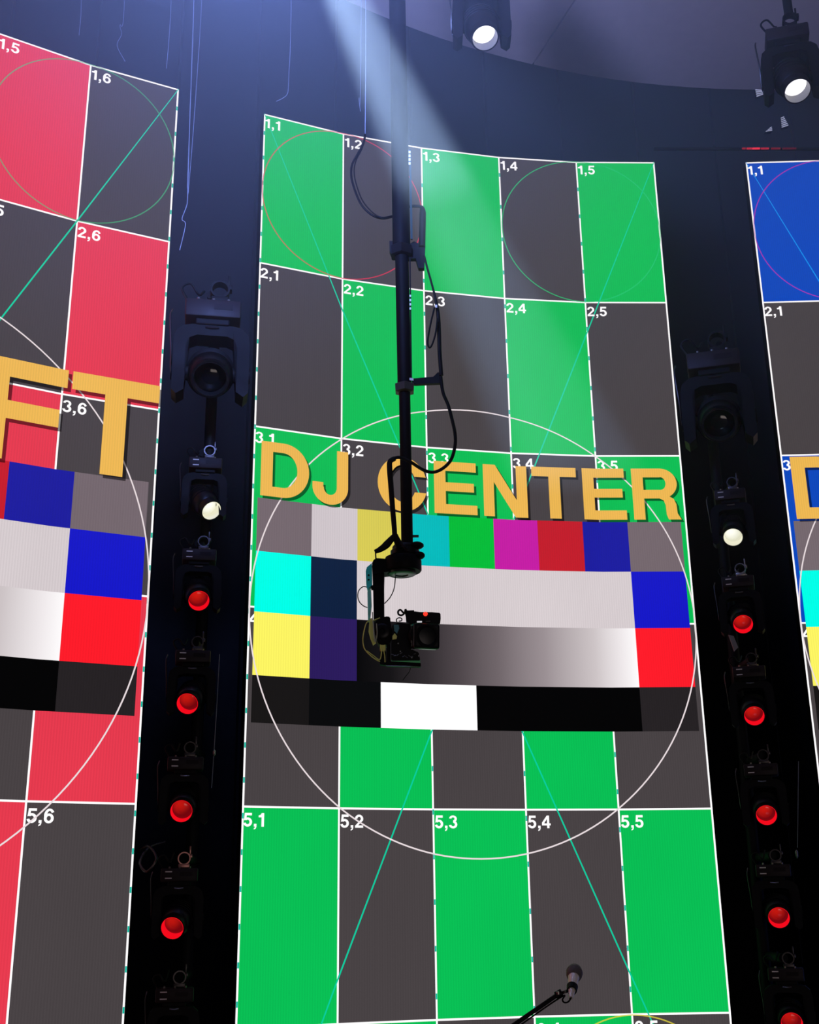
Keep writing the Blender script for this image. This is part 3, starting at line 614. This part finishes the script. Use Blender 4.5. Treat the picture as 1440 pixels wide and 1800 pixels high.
# rig cables
YF = 4.93
wire('camera_cable', 'black cable bow hanging left of the column in front of panel 1,2', [at(642, 236, YC), at(639, 252, YC), at(628, 272, YC), at(619, 290, YC), at(618, 312, YC), at(626, 340, YC), at(637, 362, YC), at(654, 378, YC), at(672, 384, YC), at(690, 381, YC + .02)], .0055, M_RUB)
wire('camera_cable', 'thinner second strand of the cable bow left of the column', [at(643, 238, YC - .02), at(636, 262, YC - .02), at(625, 285, YC - .02), at(623, 308, YC - .02), at(631, 338, YC - .02), at(641, 358, YC - .02), at(657, 375, YC - .02), at(672, 382, YC - .02), at(690, 379, YC)], .0032, M_RUB)
wire('hanging_wire', 'thin wire pair from above holding the black cable bow', [at(642, -220, YC), at(643, 60, YC), at(642, 236, YC)], .0016, M_WIRE, 'wire')
wire('camera_cable', 'thick black cable from the upper bracket down to the side arm', [P(746, 450), P(751, 470), P(758, 495), P(765, 522), P(770, 550), P(772, 585), P(773, 620), P(776, 660)], lambda t: .005 + .0045 * min(1, max(0, (t - .35) * 4)), M_RUB)
wire('camera_cable', 'spare loop of cable tied at the thick cable over panel 2,3', [P(764, 540, 4.97), P(757, 570, 4.97), P(752, 600, 4.97), P(755, 611, 4.97), P(760, 605, 4.97), P(766, 585, 4.97), P(769, 560, 4.97)], .0042, M_RUB)
wire('camera_cable', 'long black cable loop from the side arm sweeping under to the column', [P(775, 662), P(779, 690), P(788, 712), P(795, 738), P(800, 762), P(800, 784), P(793, 808), P(779, 823), P(762, 830), P(744, 826), P(725, 814, YF), P(712, 807, YF), P(700, 804, YF), P(690, 808, YF), P(686, 816, YF)], .0078, M_RUB)
wire('cable_hose', 'fat black cable hose running down left of the column to the turntable', [P(694, 806, YF), P(686, 811, YF), P(685, 822, YF), P(687, 850, YF), P(690, 890, YF), P(693, 925, YF), P(695, 946, YF), P(702, 966, 4.95)], lambda t: .0125 - .003 * abs(t - .3), M_RUB)
wire('cable_hose', 'short branch of black hose joining the lettered C to the column', [P(690, 830, YF), P(697, 822, YF), P(706, 818, YF)], .004, M_RUB)
wire('camera_cable', 'tied dark bundle of cable ends sticking out left above the turntable', [P(697, 938, YF), P(688, 948, YF), P(678, 959, YF), P(668, 966, YF), P(659, 970, YF)], lambda t: .017 - .010 * abs(t - .45) * 1.4, M_RUB)
wire('camera_cable', 'thin cable drop from the bundle to the shoulder of the arm', [P(660, 968, YF), P(660.5, 976, YF), P(661, 984, YF)], .003, M_RUB)
wire('camera_cable', 'dark cable curling over the turntable hub', [P(696, 940, YF), P(703, 952, YF), P(712, 962, 4.9), P(718, 968, 4.9)], .008, M_RUB)
wire('camera_cable', 'thin cable hanging from the turntable back to the arm', [P(695.5, 1013), P(693, 1034), P(686, 1050), P(676, 1061)], .0022, M_RUB)
wire('camera_cable', 'thin round cable loop left of the teal plate', [P(645, 1032), P(638, 1031.5), P(631, 1038), P(629, 1048), P(632, 1058), P(639, 1065), P(646, 1068)], .0022, M_RUB)
wire('camera_cable', 'pale lime cable bow left of the tilt motor', [P(668, 1086, YF), P(655, 1091, YF), P(645, 1094, YF), P(640, 1110, YF), P(638, 1125, YF), P(640, 1138, YF), P(645, 1146, YF), P(656, 1156, YF), P(668, 1163, YF)], .0024, M_LIME)
wire('camera_cable', 'second lime cable running under the tilt motor', [P(645, 1144, YF), P(656, 1152, YF), P(668, 1159, YF), P(672, 1140, YF), P(676, 1150, YF), P(677, 1164, YF)], .0022, M_LIME)
wire('camera_cable', 'white cable inside the loop beside the tilt motor', [P(655, 1076, YF), P(656, 1095, YF), P(658, 1118, YF), P(660, 1128, YF), P(663, 1115, YF), P(662, 1096, YF)], .0024, mat('pale_cable', (175, 185, 160), .5))
wire('camera_cable', 'faint thin cable curving below the cradle plate', [P(722, 1171), P(720, 1180), P(714, 1188), P(708, 1196)], .0014, M_RUB)
bm = B(); box(bm, P(767, 538.5, 4.975), (.009, .004, .014)); tag(obj('cable_tag', bm, M_MARK), 'small white tag on the thick cable over the number 2,3', 'tag')

# ------------------------------------------------------------------ microphone on its boom stand
YM = 3.9
st = thing('microphone_stand', 'black boom microphone stand reaching in from the bottom edge', 'stand'); foot = at(770, 1895, YM); st.location = (foot.x, foot.y, 0)
SI = Matrix.Translation(-Vector(st.location))
def spart(name, bm, m, smooth=True):
    o = obj(name, bm, m, None, smooth); o.parent = st; o.matrix_parent_inverse = SI; return o
bm = B(); rod(bm, foot + Vector((0, 0, .01)), Vector((foot.x, foot.y, .02)), .011, 16); spart('post', bm, M_BLACK)
bm = B(); lathe(bm, (foot.x, foot.y, 0), (0, 0, 1), [(0, .14), (.012, .14), (.022, .05), (.03, .013)], 32); spart('round_base', bm, M_BLACK)
bm = B(); rod(bm, at(735, 1918, YM), at(981, 1748, YM), .0075, 14, .0065); spart('boom', bm, M_BLACK)
bm = B(); rod(bm, at(977, 1750.5, YM), at(988, 1744.5, YM), .0115, 14); spart('boom_tip', bm, M_RUB)
bm = B(); rod(bm, at(982, 1748, YM - .015), at(981, 1743, YM - .015), .005, 10); spart('thumb_screw', bm, M_STEEL)
bm = B(); rod(bm, at(986, 1746, YM), at(1000, 1741, YM), .0045, 10); spart('clip_stem', bm, M_RUB)
bm = B(); rod(bm, at(993, 1741.5, YM - .012), at(993, 1746, YM - .012), .005, 10); spart('swivel', bm, M_DSTEEL)
mp0, mp1 = at(1004, 1750, YM - .02), at(1009, 1716, YM + .06)
dm = (mp1 - mp0).normalized(); L = (mp1 - mp0).length
mic = thing('microphone', 'silver microphone with round dark grille on the boom stand in front of panel 5,4', 'microphone', mp0)
bm = B(); lathe(bm, Vector(), dm, [(-.012, .006), (0, .0085), (.02, .0105), (.025, .012), (L - .01, .0165), (L, .019)], 24); obj('handle', bm, mat('satin_silver', (235, 228, 212), .35, .25, noise=.1), mic, True)
bm = B(); lathe(bm, Vector(), dm, [(L - .006, .018), (L, .0225), (L + .008, .025), (L + .016, .0252), (L + .019, .0262), (L + .023, .0252), (L + .034, .022), (L + .044, .015), (L + .049, .006), (L + .0495, 0)], 28); obj('grille', bm, mat('dark_mesh_grille', (92, 84, 82), .6, .3, noise=.5), mic, True)
bm = B(); lathe(bm, Vector(), dm, [(.022, .0135), (.024, .0155), (.045, .0175), (.047, .016)], 20, closed=False); o = obj('clip', bm, M_RUB, mic, True)
wire('microphone_cable', 'short black cable loop below the silver microphone', [mp0 - dm * .01, at(1004, 1754, YM - .03), at(999, 1761, YM - .03), at(992, 1762, YM - .03), at(989, 1757, YM - .03), at(993, 1750, YM - .02), at(986, 1753, YM - .01), at(960, 1770, YM + .012), at(905, 1809, YM + .012)], .0026, M_RUB)

# ------------------------------------------------------------------ stage haze
for i, (z0, dens) in enumerate(((3.0, .009), (4.2, .016), (5.3, .026))):   # it thickens towards the ceiling
    hz = bpy.data.materials.new('thin_haze'); hz.use_nodes = True; nt = hz.node_tree; nt.nodes.remove(nt.nodes['Principled BSDF'])
    vs = nt.nodes.new('ShaderNodeVolumeScatter'); vs.inputs['Color'].default_value = (.9, .95, 1, 1); vs.inputs['Density'].default_value = dens; vs.inputs['Anisotropy'].default_value = .0
    nt.links.new(vs.outputs[0], nt.nodes['Material Output'].inputs['Volume'])
    bm = B(); box(bm, (1 + .01 * i, 5.2, (z0 + 10.4) / 2), (13 - .1 * i, 6.4 - .1 * i, 10.4 - z0 - .01 * i)); h = obj('haze', bm, hz)
    tag(h, ('thin stage haze before the screens, its lowest layer', 'blue-lit stage haze across the upper rows of the screens', 'thickest blue-lit haze under the ceiling at the top left')[i], 'haze', 'stage haze', kind='stuff')
